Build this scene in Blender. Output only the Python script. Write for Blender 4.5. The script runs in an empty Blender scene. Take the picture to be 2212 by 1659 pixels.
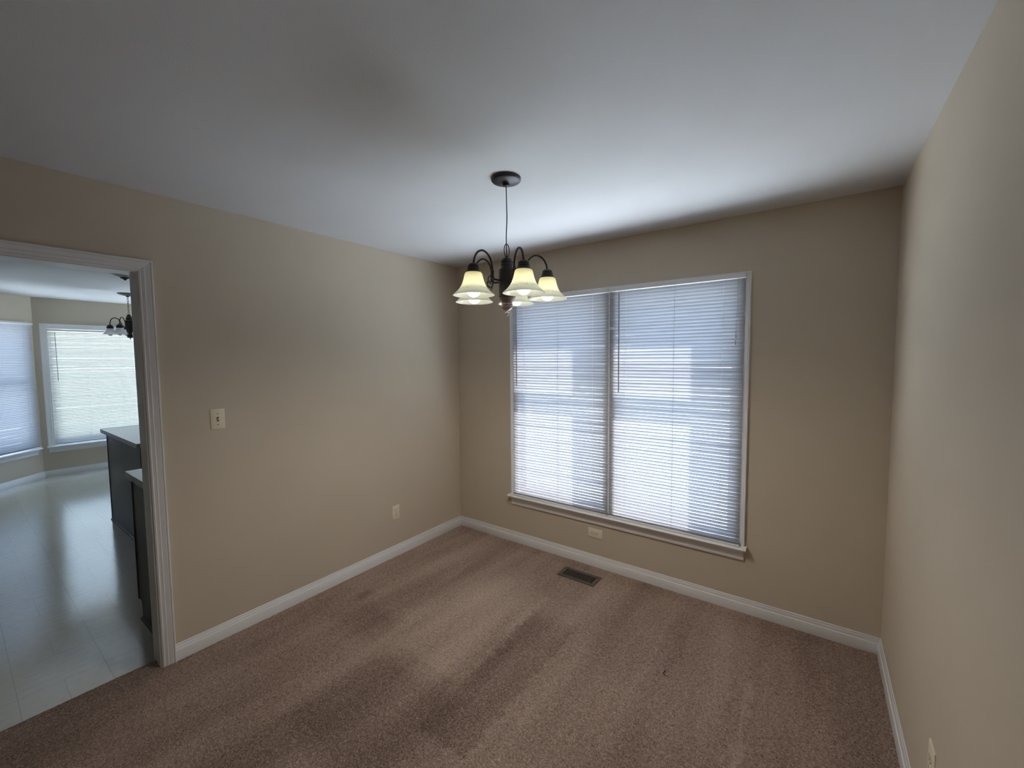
import bpy, math, random
from mathutils import Vector, Matrix
random.seed(7)
SC = bpy.context.scene
COL = SC.collection
PI = math.pi
R = math.radians

# ------------------------------------------------------------------ camera
cam_d = bpy.data.cameras.new('camera')
cam = bpy.data.objects.new('camera', cam_d)
COL.objects.link(cam)
cam.location = (2.71596, -2.86994, 1.59828)
cam.rotation_euler = (R(86.4310), R(0.5013), R(36.0791))
cam_d.sensor_fit = 'HORIZONTAL'
cam_d.sensor_width = 36.0
cam_d.lens = 14.602
cam_d.clip_start = 0.02
SC.camera = cam

# ------------------------------------------------------------------ light and exposure
SKY = 7.0
GROUND = 30.0
FAR = 6.0
SUN = 34.0
BULB = 8.5
LAMP_W = 7.4
SC.view_settings.view_transform = 'Standard'
SC.view_settings.look = 'None'
SC.view_settings.gamma = 1.0
SC.view_settings.use_curve_mapping = False
SC.view_settings.exposure = 0.0
SC.cycles.use_denoising = True
SC.cycles.max_bounces = 14
SC.cycles.diffuse_bounces = 8
SC.cycles.glossy_bounces = 4
SC.cycles.transmission_bounces = 8
SC.cycles.transparent_max_bounces = 16
SC.cycles.caustics_reflective = False
SC.cycles.caustics_refractive = False
SC.cycles.sample_clamp_indirect = 10.0

world = bpy.data.worlds.new('sky_world')
SC.world = world
world.use_nodes = True
wn = world.node_tree
bg = wn.nodes['Background']
wtc = wn.nodes.new('ShaderNodeTexCoord')
wsp = wn.nodes.new('ShaderNodeSeparateXYZ')
wmr = wn.nodes.new('ShaderNodeMapRange')
wmr.inputs['From Min'].default_value = -1.0; wmr.inputs['From Max'].default_value = 1.0
wrp = wn.nodes.new('ShaderNodeValToRGB')
wn.links.new(wtc.outputs['Generated'], wsp.inputs[0])
wn.links.new(wsp.outputs['Z'], wmr.inputs['Value'])
wn.links.new(wmr.outputs[0], wrp.inputs['Fac'])
wn.links.new(wrp.outputs['Color'], bg.inputs['Color'])
# sunlit ground below, paler towards the horizon, clear blue sky above
el = wrp.color_ramp.elements
def tint(k, c): return (k * c[0], k * c[1], k * c[2], 1)
el[0].position = 0.0; el[0].color = tint(GROUND * 0.25, (0.86, 0.97, 1.10))
el[1].position = 1.0; el[1].color = tint(SKY, (0.42, 0.62, 1.0))
for z, k, c in ((-0.75, GROUND * 0.6, (0.86, 0.97, 1.10)), (-0.60, GROUND, (0.86, 0.97, 1.10)), (-0.46, GROUND * 0.6, (0.86, 0.97, 1.10)),
                (-0.34, FAR, (0.86, 0.97, 1.12)), (0.0, FAR, (0.84, 0.97, 1.14)), (0.12, SKY, (0.55, 0.75, 1.05))):
    e = el.new((z + 1) / 2); e.color = tint(k, c)
bg.inputs['Strength'].default_value = 1.0

sun_d = bpy.data.lights.new('sun', 'SUN')
sun_d.energy = SUN
sun_d.angle = R(0.6)
sun_d.color = (1.0, 0.88, 0.80)
sun = bpy.data.objects.new('sun', sun_d)
COL.objects.link(sun)
SUN_DIR = Vector((math.sin(R(53)) * math.cos(R(49)), math.cos(R(53)) * math.cos(R(49)), math.sin(R(49))))
sun.rotation_euler = SUN_DIR.to_track_quat('Z', 'Y').to_euler()
sun.location = (6, 6, 8)

# ------------------------------------------------------------------ materials
def nmat(name):
    m = bpy.data.materials.new(name)
    m.use_nodes = True
    nt = m.node_tree
    return m, nt, nt.nodes['Principled BSDF'], nt.nodes['Material Output']

def plain(name, col, rough=0.5, metal=0.0, bump=0.0, bscale=200.0, var=0.0, vscale=3.0, spec=0.5, coat=0.0):
    m, nt, b, out = nmat(name)
    b.inputs['Roughness'].default_value = rough
    b.inputs['Metallic'].default_value = metal
    b.inputs['Specular IOR Level'].default_value = spec
    b.inputs['Coat Weight'].default_value = coat
    tc = nt.nodes.new('ShaderNodeTexCoord')
    n = nt.nodes.new('ShaderNodeTexNoise'); n.inputs['Scale'].default_value = vscale; n.inputs['Detail'].default_value = 4
    nt.links.new(tc.outputs['Object'], n.inputs['Vector'])
    r = nt.nodes.new('ShaderNodeValToRGB')
    r.color_ramp.elements[0].position = 0.3; r.color_ramp.elements[1].position = 0.7
    r.color_ramp.elements[0].color = tuple(c * (1 - var) for c in col) + (1,)
    r.color_ramp.elements[1].color = tuple(min(1, c * (1 + var)) for c in col) + (1,)
    nt.links.new(n.outputs['Fac'], r.inputs['Fac'])
    nt.links.new(r.outputs['Color'], b.inputs['Base Color'])
    if bump:
        n2 = nt.nodes.new('ShaderNodeTexNoise'); n2.inputs['Scale'].default_value = bscale; n2.inputs['Detail'].default_value = 3
        nt.links.new(tc.outputs['Object'], n2.inputs['Vector'])
        bp = nt.nodes.new('ShaderNodeBump'); bp.inputs['Strength'].default_value = bump; bp.inputs['Distance'].default_value = 0.002
        nt.links.new(n2.outputs['Fac'], bp.inputs['Height'])
        nt.links.new(bp.outputs['Normal'], b.inputs['Normal'])
    return m

M = {}
M['wall'] = plain('beige_wall_paint', (0.60, 0.525, 0.42), 0.7, bump=0.12, bscale=260, var=0.015, spec=0.3)
M['ceiling'] = plain('white_ceiling_paint', (0.66, 0.665, 0.68), 0.9, bump=0.2, bscale=160, var=0.015, spec=0.2)
M['trim'] = plain('white_trim_paint', (0.78, 0.78, 0.78), 0.35, var=0.01)
M['vinyl_white'] = plain('white_vinyl', (0.80, 0.80, 0.80), 0.4)
M['bronze'] = plain('dark_bronze', (0.020, 0.0165, 0.017), 0.42, metal=0.15, spec=0.45, var=0.15, vscale=40)
M['bronze_light'] = plain('rubbed_bronze', (0.30, 0.25, 0.23), 0.32, metal=0.75, var=0.1, vscale=40)
M['ivory'] = plain('ivory_plastic', (0.80, 0.74, 0.59), 0.35)
M['dark_slot'] = plain('dark_slot', (0.012, 0.011, 0.010), 0.7)
M['screw'] = plain('screw_head', (0.22, 0.20, 0.16), 0.4, metal=0.5)
M['register'] = plain('taupe_metal', (0.115, 0.10, 0.082), 0.5, metal=0.2)
M['duct'] = plain('black_duct', (0.004, 0.004, 0.004), 0.8)
M['counter'] = plain('pale_laminate', (0.62, 0.63, 0.63), 0.25, var=0.03, vscale=60)
M['counter_edge'] = plain('taupe_laminate_edge', (0.33, 0.31, 0.30), 0.35)
M['wand'] = plain('grey_plastic_wand', (0.20, 0.20, 0.22), 0.3)
M['cord'] = plain('white_cord', (0.62, 0.62, 0.60), 0.8)
M['tassel'] = plain('tassel_plastic', (0.50, 0.49, 0.47), 0.5)
M['hair'] = plain('dark_thread', (0.02, 0.012, 0.010), 0.8)
M['ground'] = plain('pale_outdoor_ground', (0.42, 0.42, 0.36), 0.9, var=0.15, vscale=0.6)

def wood_mat():
    m, nt, b, out = nmat('espresso_wood')
    b.inputs['Roughness'].default_value = 0.4
    tc = nt.nodes.new('ShaderNodeTexCoord')
    mp = nt.nodes.new('ShaderNodeMapping'); mp.inputs['Scale'].default_value = (14, 14, 1.2)
    n = nt.nodes.new('ShaderNodeTexNoise'); n.inputs['Scale'].default_value = 3.0; n.inputs['Detail'].default_value = 8; n.inputs['Distortion'].default_value = 0.6
    r = nt.nodes.new('ShaderNodeValToRGB')
    r.color_ramp.elements[0].position = 0.3; r.color_ramp.elements[0].color = (0.028, 0.017, 0.013, 1)
    r.color_ramp.elements[1].position = 0.75; r.color_ramp.elements[1].color = (0.070, 0.044, 0.036, 1)
    nt.links.new(tc.outputs['Object'], mp.inputs['Vector']); nt.links.new(mp.outputs['Vector'], n.inputs['Vector'])
    nt.links.new(n.outputs['Fac'], r.inputs['Fac']); nt.links.new(r.outputs['Color'], b.inputs['Base Color'])
    return m
M['wood'] = wood_mat()
M['wood_dark'] = plain('dark_wood_edge', (0.016, 0.010, 0.009), 0.35)

def carpet_mat():
    m, nt, b, out = nmat('brown_carpet')
    L = nt.links.new
    N = nt.nodes.new
    b.inputs['Roughness'].default_value = 0.95
    b.inputs['Specular IOR Level'].default_value = 0.1
    geo = N('ShaderNodeNewGeometry')
    sep = N('ShaderNodeSeparateXYZ'); L(geo.outputs['Position'], sep.inputs[0])
    def math_(op, a, c=None, d=None, clamp=False):
        n = N('ShaderNodeMath'); n.operation = op; n.use_clamp = clamp
        for i, v in enumerate((a, c, d)):
            if v is None: continue
            if isinstance(v, (int, float)): n.inputs[i].default_value = v
            else: L(v, n.inputs[i])
        return n.outputs[0]
    # tufts
    n1 = N('ShaderNodeTexNoise'); n1.inputs['Scale'].default_value = 150; n1.inputs['Detail'].default_value = 3; n1.inputs['Roughness'].default_value = 0.7; n1.inputs['Distortion'].default_value = 1.2
    L(geo.outputs['Position'], n1.inputs['Vector'])
    n2 = N('ShaderNodeTexNoise'); n2.inputs['Scale'].default_value = 55; n2.inputs['Detail'].default_value = 3
    L(geo.outputs['Position'], n2.inputs['Vector'])
    # vacuum strokes: pile laid in long strips along the room
    mp = N('ShaderNodeMapping'); mp.inputs['Scale'].default_value = (1.0, 0.16, 1.0); mp.inputs['Rotation'].default_value = (0, 0, R(3))
    L(geo.outputs['Position'], mp.inputs['Vector'])
    n3 = N('ShaderNodeTexNoise'); n3.inputs['Scale'].default_value = 3.6; n3.inputs['Detail'].default_value = 3; n3.inputs['Roughness'].default_value = 0.55
    L(mp.outputs['Vector'], n3.inputs['Vector'])
    n4 = N('ShaderNodeTexNoise'); n4.inputs['Scale'].default_value = 1.7; n4.inputs['Detail'].default_value = 2
    L(geo.outputs['Position'], n4.inputs['Vector'])
    # wobble for stroke outlines
    w = N('ShaderNodeTexNoise'); w.inputs['Scale'].default_value = 22; w.inputs['Detail'].default_value = 2
    L(geo.outputs['Position'], w.inputs['Vector'])
    wob = math_('MULTIPLY', math_('SUBTRACT', w.outputs['Fac'], 0.5), 0.10)
    X = math_('ADD', sep.outputs['X'], wob); Y = math_('ADD', sep.outputs['Y'], wob)
    def rect(x0, x1, y0, y1, s=0.03, sx0=None, sy1=None):
        a = math_('MULTIPLY', math_('SUBTRACT', X, x0), 1 / (sx0 or s), clamp=True)
        c = math_('MULTIPLY', math_('SUBTRACT', x1, X), 1 / s, clamp=True)
        d = math_('MULTIPLY', math_('SUBTRACT', Y, y0), 1 / s, clamp=True)
        e = math_('MULTIPLY', math_('SUBTRACT', y1, Y), 1 / (sy1 or s), clamp=True)
        return math_('MULTIPLY', math_('MULTIPLY', a, c), math_('MULTIPLY', d, e))
    v = math_('MULTIPLY', math_('SUBTRACT', n3.outputs['Fac'], 0.5), 1.15)
    v = math_('ADD', v, math_('MULTIPLY', math_('SUBTRACT', n4.outputs['Fac'], 0.5), 0.35))
    def add(v, mask, k): return math_('ADD', v, math_('MULTIPLY', mask, k))
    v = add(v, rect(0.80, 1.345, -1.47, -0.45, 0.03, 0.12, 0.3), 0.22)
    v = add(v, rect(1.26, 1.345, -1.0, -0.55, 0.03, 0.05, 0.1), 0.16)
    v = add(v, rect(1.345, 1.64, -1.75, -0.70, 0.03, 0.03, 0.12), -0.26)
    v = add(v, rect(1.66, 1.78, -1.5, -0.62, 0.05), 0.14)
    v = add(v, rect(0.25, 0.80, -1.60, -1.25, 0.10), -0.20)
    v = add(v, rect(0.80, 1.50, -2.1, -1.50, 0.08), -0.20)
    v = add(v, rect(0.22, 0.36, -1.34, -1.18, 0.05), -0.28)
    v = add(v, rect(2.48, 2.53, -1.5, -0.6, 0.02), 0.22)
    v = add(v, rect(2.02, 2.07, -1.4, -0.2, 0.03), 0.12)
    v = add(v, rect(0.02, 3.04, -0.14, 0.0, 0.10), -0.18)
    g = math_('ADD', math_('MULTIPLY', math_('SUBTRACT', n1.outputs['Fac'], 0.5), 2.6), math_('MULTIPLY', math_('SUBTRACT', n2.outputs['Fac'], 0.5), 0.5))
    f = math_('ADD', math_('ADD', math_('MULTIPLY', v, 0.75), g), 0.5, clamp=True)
    r = N('ShaderNodeValToRGB')
    r.color_ramp.elements[0].position = 0.0; r.color_ramp.elements[0].color = (0.17, 0.112, 0.088, 1)
    r.color_ramp.elements[1].position = 1.0; r.color_ramp.elements[1].color = (0.80, 0.615, 0.51, 1)
    e = r.color_ramp.elements.new(0.5); e.color = (0.455, 0.327, 0.266, 1)
    L(f, r.inputs['Fac']); L(r.outputs['Color'], b.inputs['Base Color'])
    bp = N('ShaderNodeBump'); bp.inputs['Strength'].default_value = 0.9; bp.inputs['Distance'].default_value = 0.012
    L(n1.outputs['Fac'], bp.inputs['Height']); L(bp.outputs['Normal'], b.inputs['Normal'])
    return m
M['carpet'] = carpet_mat()

def vinyl_floor_mat():
    m, nt, b, out = nmat('pale_sheet_vinyl')
    L = nt.links.new; N = nt.nodes.new
    geo = N('ShaderNodeNewGeometry')
    # parquet-like embossing: squares of parallel strips, turned in every other square
    def mth(op, *a):
        q = N('ShaderNodeMath'); q.operation = op
        for i, v in enumerate(a):
            if isinstance(v, (int, float)): q.inputs[i].default_value = v
            else: L(v, q.inputs[i])
        return q.outputs[0]
    sp = N('ShaderNodeSeparateXYZ'); L(geo.outputs['Position'], sp.inputs[0])
    T, K = 0.305, 5
    def frac(v): return mth('FRACT', v)
    gx, gy = mth('DIVIDE', sp.outputs['X'], T), mth('DIVIDE', sp.outputs['Y'], T)
    chk = mth('MODULO', mth('ABSOLUTE', mth('ADD', mth('FLOOR', gx), mth('FLOOR', gy))), 2.0)
    def line(v, w):      # 1 on a thin joint line
        f = frac(v); d = mth('MINIMUM', f, mth('SUBTRACT', 1.0, f))
        return mth('LESS_THAN', d, w)
    edge = mth('MAXIMUM', line(gx, 0.006), line(gy, 0.006))
    strip = mth('ADD', mth('MULTIPLY', chk, line(mth('MULTIPLY', gx, K), 0.022)), mth('MULTIPLY', mth('SUBTRACT', 1.0, chk), line(mth('MULTIPLY', gy, 2), 0.008)))
    nb = N('ShaderNodeTexNoise'); nb.inputs['Scale'].default_value = 2.2; nb.inputs['Detail'].default_value = 2; L(geo.outputs['Position'], nb.inputs['Vector'])
    joint = mth('MULTIPLY', mth('MAXIMUM', edge, strip), mth('MULTIPLY', nb.outputs['Fac'], 1.2))
    class _B: pass
    jm = N('ShaderNodeMixRGB'); jm.inputs[1].default_value = (0.62, 0.59, 0.49, 1); jm.inputs[2].default_value = (0.46, 0.43, 0.36, 1)
    L(joint, jm.inputs['Fac'])
    br = _B(); br.outputs = {'Color': jm.outputs[0], 'Fac': joint}
    n = N('ShaderNodeTexNoise'); n.inputs['Scale'].default_value = 30; n.inputs['Detail'].default_value = 5
    L(geo.outputs['Position'], n.inputs['Vector'])
    mix = N('ShaderNodeMixRGB'); mix.blend_type = 'MULTIPLY'; mix.inputs['Fac'].default_value = 0.25
    L(br.outputs['Color'], mix.inputs[1]); L(n.outputs['Color'], mix.inputs[2])
    L(mix.outputs[0], b.inputs['Base Color'])
    b.inputs['Roughness'].default_value = 0.14
    b.inputs['IOR'].default_value = 1.55
    b.inputs['Coat Weight'].default_value = 1.0
    b.inputs['Coat Roughness'].default_value = 0.12
    n2 = N('ShaderNodeTexNoise'); n2.inputs['Scale'].default_value = 22; n2.inputs['Detail'].default_value = 5; n2.inputs['Roughness'].default_value = 0.6
    mp = N('ShaderNodeMapping'); mp.inputs['Scale'].default_value = (1.0, 0.45, 1)
    L(geo.outputs['Position'], mp.inputs['Vector']); L(mp.outputs['Vector'], n2.inputs['Vector'])
    add = N('ShaderNodeMath'); add.operation = 'SUBTRACT'
    ml = N('ShaderNodeMath'); ml.operation = 'MULTIPLY'; ml.inputs[1].default_value = 0.25
    L(br.outputs['Fac'], ml.inputs[0]); L(n2.outputs['Fac'], add.inputs[0]); L(ml.outputs[0], add.inputs[1])
    bp = N('ShaderNodeBump'); bp.inputs['Strength'].default_value = 0.38; bp.inputs['Distance'].default_value = 0.006
    L(add.outputs[0], bp.inputs['Height']); L(bp.outputs['Normal'], b.inputs['Normal'])
    return m
M['vinyl_floor'] = vinyl_floor_mat()

def glass_mat():
    m, nt, b, out = nmat('window_glass')
    nt.nodes.remove(b)
    t = nt.nodes.new('ShaderNodeBsdfTransparent'); t.inputs['Color'].default_value = (0.96, 0.98, 0.98, 1)
    g = nt.nodes.new('ShaderNodeBsdfGlossy'); g.inputs['Roughness'].default_value = 0.02
    f = nt.nodes.new('ShaderNodeFresnel'); f.inputs['IOR'].default_value = 1.45
    mx = nt.nodes.new('ShaderNodeMixShader')
    ge = nt.nodes.new('ShaderNodeNewGeometry')
    inv = nt.nodes.new('ShaderNodeMath'); inv.operation = 'SUBTRACT'; inv.inputs[0].default_value = 1.0
    mul = nt.nodes.new('ShaderNodeMath'); mul.operation = 'MULTIPLY'
    nt.links.new(ge.outputs['Backfacing'], inv.inputs[1])
    nt.links.new(f.outputs[0], mul.inputs[0]); nt.links.new(inv.outputs[0], mul.inputs[1])
    nt.links.new(mul.outputs[0], mx.inputs[0]); nt.links.new(t.outputs[0], mx.inputs[1]); nt.links.new(g.outputs[0], mx.inputs[2])
    nt.links.new(mx.outputs[0], out.inputs['Surface'])
    return m
M['glass'] = glass_mat()

def translucent(name, col, trans, fac, gloss=0.06, rough=0.35, speck=None):
    m, nt, b, out = nmat(name)
    L = nt.links.new; N = nt.nodes.new
    nt.nodes.remove(b)
    d = N('ShaderNodeBsdfDiffuse'); t = N('ShaderNodeBsdfTranslucent'); g = N('ShaderNodeBsdfGlossy')
    d.inputs['Color'].default_value = col + (1,); t.inputs['Color'].default_value = trans + (1,)
    g.inputs['Roughness'].default_value = rough
    if speck:
        tc = N('ShaderNodeTexCoord'); n = N('ShaderNodeTexNoise'); n.inputs['Scale'].default_value = 210; n.inputs['Detail'].default_value = 8; n.inputs['Roughness'].default_value = 0.7
        L(tc.outputs['Object'], n.inputs['Vector'])
        sp = N('ShaderNodeSeparateXYZ'); L(tc.outputs['Object'], sp.inputs[0])
        # a band of mottling low on the bell, warmer tint high on the bell
        r = N('ShaderNodeValToRGB')
        z0, zs = speck
        mm = N('ShaderNodeMapRange'); mm.inputs['From Min'].default_value = z0; mm.inputs['From Max'].default_value = z0 + 0.1
        L(sp.outputs['Z'], mm.inputs['Value'])
        r.color_ramp.elements[0].position = 0.05; r.color_ramp.elements[0].color = (0.94, 0.95, 0.87, 1)
        r.color_ramp.elements[1].position = 0.95; r.color_ramp.elements[1].color = (0.86, 0.83, 0.64, 1)
        e = r.color_ramp.elements.new(0.45); e.color = (0.93, 0.94, 0.82, 1)
        L(mm.outputs[0], r.inputs['Fac'])
        r2 = N('ShaderNodeValToRGB')
        r2.color_ramp.elements[0].position = 0.42; r2.color_ramp.elements[0].color = (0.55, 0.52, 0.38, 1)
        r2.color_ramp.elements[1].position = 0.52; r2.color_ramp.elements[1].color = (1, 1, 1, 1)
        L(n.outputs['Fac'], r2.inputs['Fac'])
        bd = N('ShaderNodeValToRGB')
        for p, v in ((0.18, 0), (0.27, 1), (0.36, 0.35), (0.5, 0.1)):
            q = bd.color_ramp.elements.new(p); q.color = (v, v, v, 1)
        bd.color_ramp.elements[0].color = (0, 0, 0, 1); bd.color_ramp.elements[-1].color = (0.1, 0.1, 0.1, 1)
        L(mm.outputs[0], bd.inputs['Fac'])
        mx0 = N('ShaderNodeMixRGB'); mx0.blend_type = 'MULTIPLY'
        L(bd.outputs['Color'], mx0.inputs['Fac']); L(r.outputs['Color'], mx0.inputs[1]); L(r2.outputs['Color'], mx0.inputs[2])
        L(mx0.outputs[0], t.inputs['Color']); L(mx0.outputs[0], d.inputs['Color'])
    m1 = N('ShaderNodeMixShader'); m1.inputs[0].default_value = fac
    L(d.outputs[0], m1.inputs[1]); L(t.outputs[0], m1.inputs[2])
    m2 = N('ShaderNodeMixShader'); m2.inputs[0].default_value = gloss
    L(m1.outputs[0], m2.inputs[1]); L(g.outputs[0], m2.inputs[2])
    L(m2.outputs[0], out.inputs['Surface'])
    return m
M['slat'] = translucent('white_vinyl_slat', (0.42, 0.425, 0.44), (0.74, 0.79, 0.90), 0.074, 0.04, 0.4)
M['slat_thin'] = translucent('thin_white_vinyl_slat', (0.42, 0.425, 0.43), (0.82, 0.80, 0.64), 0.12, 0.04, 0.4)
M['amber_glass'] = translucent('cream_alabaster_glass', (0.9, 0.9, 0.8), (0.9, 0.9, 0.75), 0.5, 0.05, 0.2, speck=(0.0, 0.1))
M['frosted'] = translucent('frosted_white_glass', (0.88, 0.88, 0.88), (0.9, 0.9, 0.9), 0.45, 0.06, 0.25)

def bulb_mat():
    m, nt, b, out = nmat('lit_bulb')
    b.inputs['Base Color'].default_value = (1, 1, 1, 1)
    b.inputs['Emission Color'].default_value = (1.0, 0.95, 0.85, 1)
    b.inputs['Emission Strength'].default_value = BULB
    return m
M['bulb'] = bulb_mat()
M['bulb_off'] = plain('unlit_frosted_bulb', (0.75, 0.75, 0.75), 0.3)

# ------------------------------------------------------------------ mesh helpers
class MB:
    def __init__(s): s.v = []; s.f = []
    def face(s, pts):
        i = len(s.v); s.v += [tuple(p) for p in pts]; s.f.append(tuple(range(i, i + len(pts))))
    def box(s, x0, x1, y0, y1, z0, z1, M4=None):
        i = len(s.v)
        p = [Vector((x, y, z)) for z in (z0, z1) for y in (y0, y1) for x in (x0, x1)]
        if M4 is not None: p = [M4 @ q for q in p]
        s.v += [tuple(q) for q in p]
        for q in ((0, 2, 3, 1), (4, 5, 7, 6), (0, 1, 5, 4), (2, 6, 7, 3), (0, 4, 6, 2), (1, 3, 7, 5)):
            s.f.append(tuple(i + k for k in q))
        return s
    def lathe(s, prof, c=(0, 0, 0), n=32, cap0=True, cap1=True, ring=False):
        i = len(s.v); m = len(prof)
        for r, z in prof:
            for k in range(n):
                a = 2 * PI * k / n
                s.v.append((c[0] + r * math.cos(a), c[1] + r * math.sin(a), c[2] + z))
        for j in range(m - 1 if not ring else m):
            j2 = (j + 1) % m
            for k in range(n):
                k2 = (k + 1) % n
                s.f.append((i + j * n + k, i + j * n + k2, i + j2 * n + k2, i + j2 * n + k))
        if not ring:
            if cap0: s.f.append(tuple(i + k for k in reversed(range(n))))
            if cap1: s.f.append(tuple(i + (m - 1) * n + k for k in range(n)))
        return s
    def tube(s, pts, r, n=10, closed=False, caps=True):
        pts = [Vector(p) for p in pts]
        rs = r if isinstance(r, (list, tuple)) else [r] * len(pts)
        i = len(s.v); m = len(pts); up = None
        for j, p in enumerate(pts):
            if closed: t = pts[(j + 1) % m] - pts[j - 1]
            else: t = pts[min(j + 1, m - 1)] - pts[max(j - 1, 0)]
            t.normalize()
            if up is None:
                up = Vector((0, 0, 1)) if abs(t.z) < 0.9 else Vector((1, 0, 0))
            a = t.cross(up); a.normalize(); up = a.cross(t); up.normalize()
            for k in range(n):
                q = 2 * PI * k / n
                s.v.append(tuple(p + (a * math.cos(q) + up * math.sin(q)) * rs[j]))
        for j in range(m if closed else m - 1):
            j2 = (j + 1) % m
            for k in range(n):
                k2 = (k + 1) % n
                s.f.append((i + j * n + k, i + j * n + k2, i + j2 * n + k2, i + j2 * n + k))
        if not closed and caps:
            s.f.append(tuple(i + k for k in reversed(range(n)))); s.f.append(tuple(i + (m - 1) * n + k for k in range(n)))
        return s
    def sweep(s, rings):
        # rings: lists of points of equal length, closed profile, capped at the ends
        i = len(s.v); n = len(rings[0])
        for r in rings: s.v += [tuple(p) for p in r]
        for j in range(len(rings) - 1):
            for k in range(n):
                k2 = (k + 1) % n
                s.f.append((i + j * n + k, i + j * n + k2, i + (j + 1) * n + k2, i + (j + 1) * n + k))
        s.f.append(tuple(i + k for k in reversed(range(n)))); s.f.append(tuple(i + (len(rings) - 1) * n + k for k in range(n)))
        return s
    def prism(s, poly, z0, z1):
        return s.sweep([[(x, y, z0) for x, y in poly], [(x, y, z1) for x, y in poly]])
    def sphere(s, c, r, n=20, m=12, sz=1.0):
        prof = [(max(1e-5, r * math.sin(PI * j / m)), -r * sz * math.cos(PI * j / m)) for j in range(m + 1)]
        return s.lathe(prof, c, n)
    def build(s, name, mat, parent=None, smooth=None, bevel=0.0, base=True):
        me = bpy.data.meshes.new(name)
        v = s.v; loc = (0, 0, 0)
        if parent is None and base:
            xs = [p[0] for p in v]; ys = [p[1] for p in v]; zs = [p[2] for p in v]
            loc = ((min(xs) + max(xs)) / 2, (min(ys) + max(ys)) / 2, min(zs))
            v = [(p[0] - loc[0], p[1] - loc[1], p[2] - loc[2]) for p in v]
        me.from_pydata(v, [], s.f)
        me.validate(); me.update()
        import bmesh
        bm = bmesh.new(); bm.from_mesh(me)
        bmesh.ops.recalc_face_normals(bm, faces=bm.faces)
        bm.to_mesh(me); bm.free()
        me.materials.append(mat)
        if smooth is not None:
            for p in me.polygons: p.use_smooth = True
            me.set_sharp_from_angle(angle=R(smooth))
        o = bpy.data.objects.new(name, me); COL.objects.link(o)
        o.location = loc
        if parent is not None: o.parent = parent
        if bevel:
            bv = o.modifiers.new('soft_edges', 'BEVEL'); bv.width = bevel; bv.segments = 2; bv.limit_method = 'ANGLE'
        return o

def tag(o, label, cat, group=None):
    o['label'] = label; o['category'] = cat
    if group: o['group'] = group
    return o
def empty(name, loc, rz=0.0):
    o = bpy.data.objects.new(name, None); COL.objects.link(o)
    o.empty_display_size = 0.1
    o.location = loc; o.rotation_euler = (0, 0, rz); return o
def struct(o): o['kind'] = 'structure'; return o

W = 3.0429      # room width, window wall runs along x at y = 0
H = 2.44
WT = 0.117      # partition thickness
KH = 2.485      # kitchen ceiling
KF = -0.006     # kitchen floor
YB = -8.0       # wall behind the camera
DY0, DY1, DZ = -3.12, -2.281, 2.038    # cased opening to the kitchen

WD = 0.175      # outside wall thickness

# ------------------------------------------------------------------ setting: dining room
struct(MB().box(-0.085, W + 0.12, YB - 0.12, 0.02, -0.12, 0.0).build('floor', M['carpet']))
struct(MB().box(-WT / 2, W + 0.12, YB - 0.12, WD, H, H + 0.14).build('ceiling', M['ceiling']))
b = MB()
b.box(-WT, 0, DY1, 1.3, -0.12, KH + 0.1); b.box(-WT, 0, YB - 0.12, DY0, -0.12, KH + 0.1); b.box(-WT, 0, DY0, DY1, DZ, KH + 0.1)
struct(b.build('wall_left', M['wall']))
WX0, WX1, WZ0, WZ1 = 0.668, 2.344, 0.405, 2.050   # rough opening of the dining window
b = MB()
b.box(0, WX0, 0, WD, -0.12, H + 0.14); b.box(WX1, W, 0, WD, -0.12, H + 0.14)
b.box(WX0, WX1, 0, WD, -0.12, WZ0); b.box(WX0, WX1, 0, WD, WZ1, H + 0.14)
struct(b.build('wall_back', M['wall']))
struct(MB().box(W, W + 0.12, YB - 0.12, WD, -0.12, H + 0.14).build('wall_right', M['wall']))
struct(MB().box(0, W, YB - 0.12, YB, -0.12, H + 0.14).build('wall_front', M['wall']))

# baseboards: moulded profile (depth from wall, height)
BP = [(0, 0), (0.0145, 0), (0.0145, 0.058), (0.0125, 0.0605), (0.0105, 0.0612), (0.0105, 0.0650), (0.0092, 0.0670), (0.0070, 0.0720), (0.0062, 0.0765), (0.0045, 0.0775), (0.0045, 0.0815), (0.0030, 0.0865), (0.0012, 0.0885), (0, 0.0885)]
def baseboard(name, p0, p1, nrm, m0=0, m1=0, z=0.0, h=1.0):
    # p0 -> p1 along the wall, nrm points into the room, m0/m1: mitre direction along the run at either end
    p0 = Vector((*p0, z)); p1 = Vector((*p1, z)); n = Vector((*nrm, 0)); t = (p1 - p0).normalized()
    r0 = [p0 + n * d + t * (d * m0) + Vector((0, 0, hh * h)) for d, hh in BP]
    r1 = [p1 + n * d + t * (d * m1) + Vector((0, 0, hh * h)) for d, hh in BP]
    return struct(MB().sweep([r0, r1]).build(name, M['trim'], smooth=50))
baseboard('baseboard_left', (0, -2.2205), (0, 0), (1, 0), 0, -1)
baseboard('baseboard_back', (0, 0), (W, 0), (0, -1), 1, -1)
baseboard('baseboard_right', (W, 0), (W, YB), (-1, 0), 1, -1)
baseboard('baseboard_front', (W, YB), (0, YB), (0, 1), 1, -1)

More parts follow.
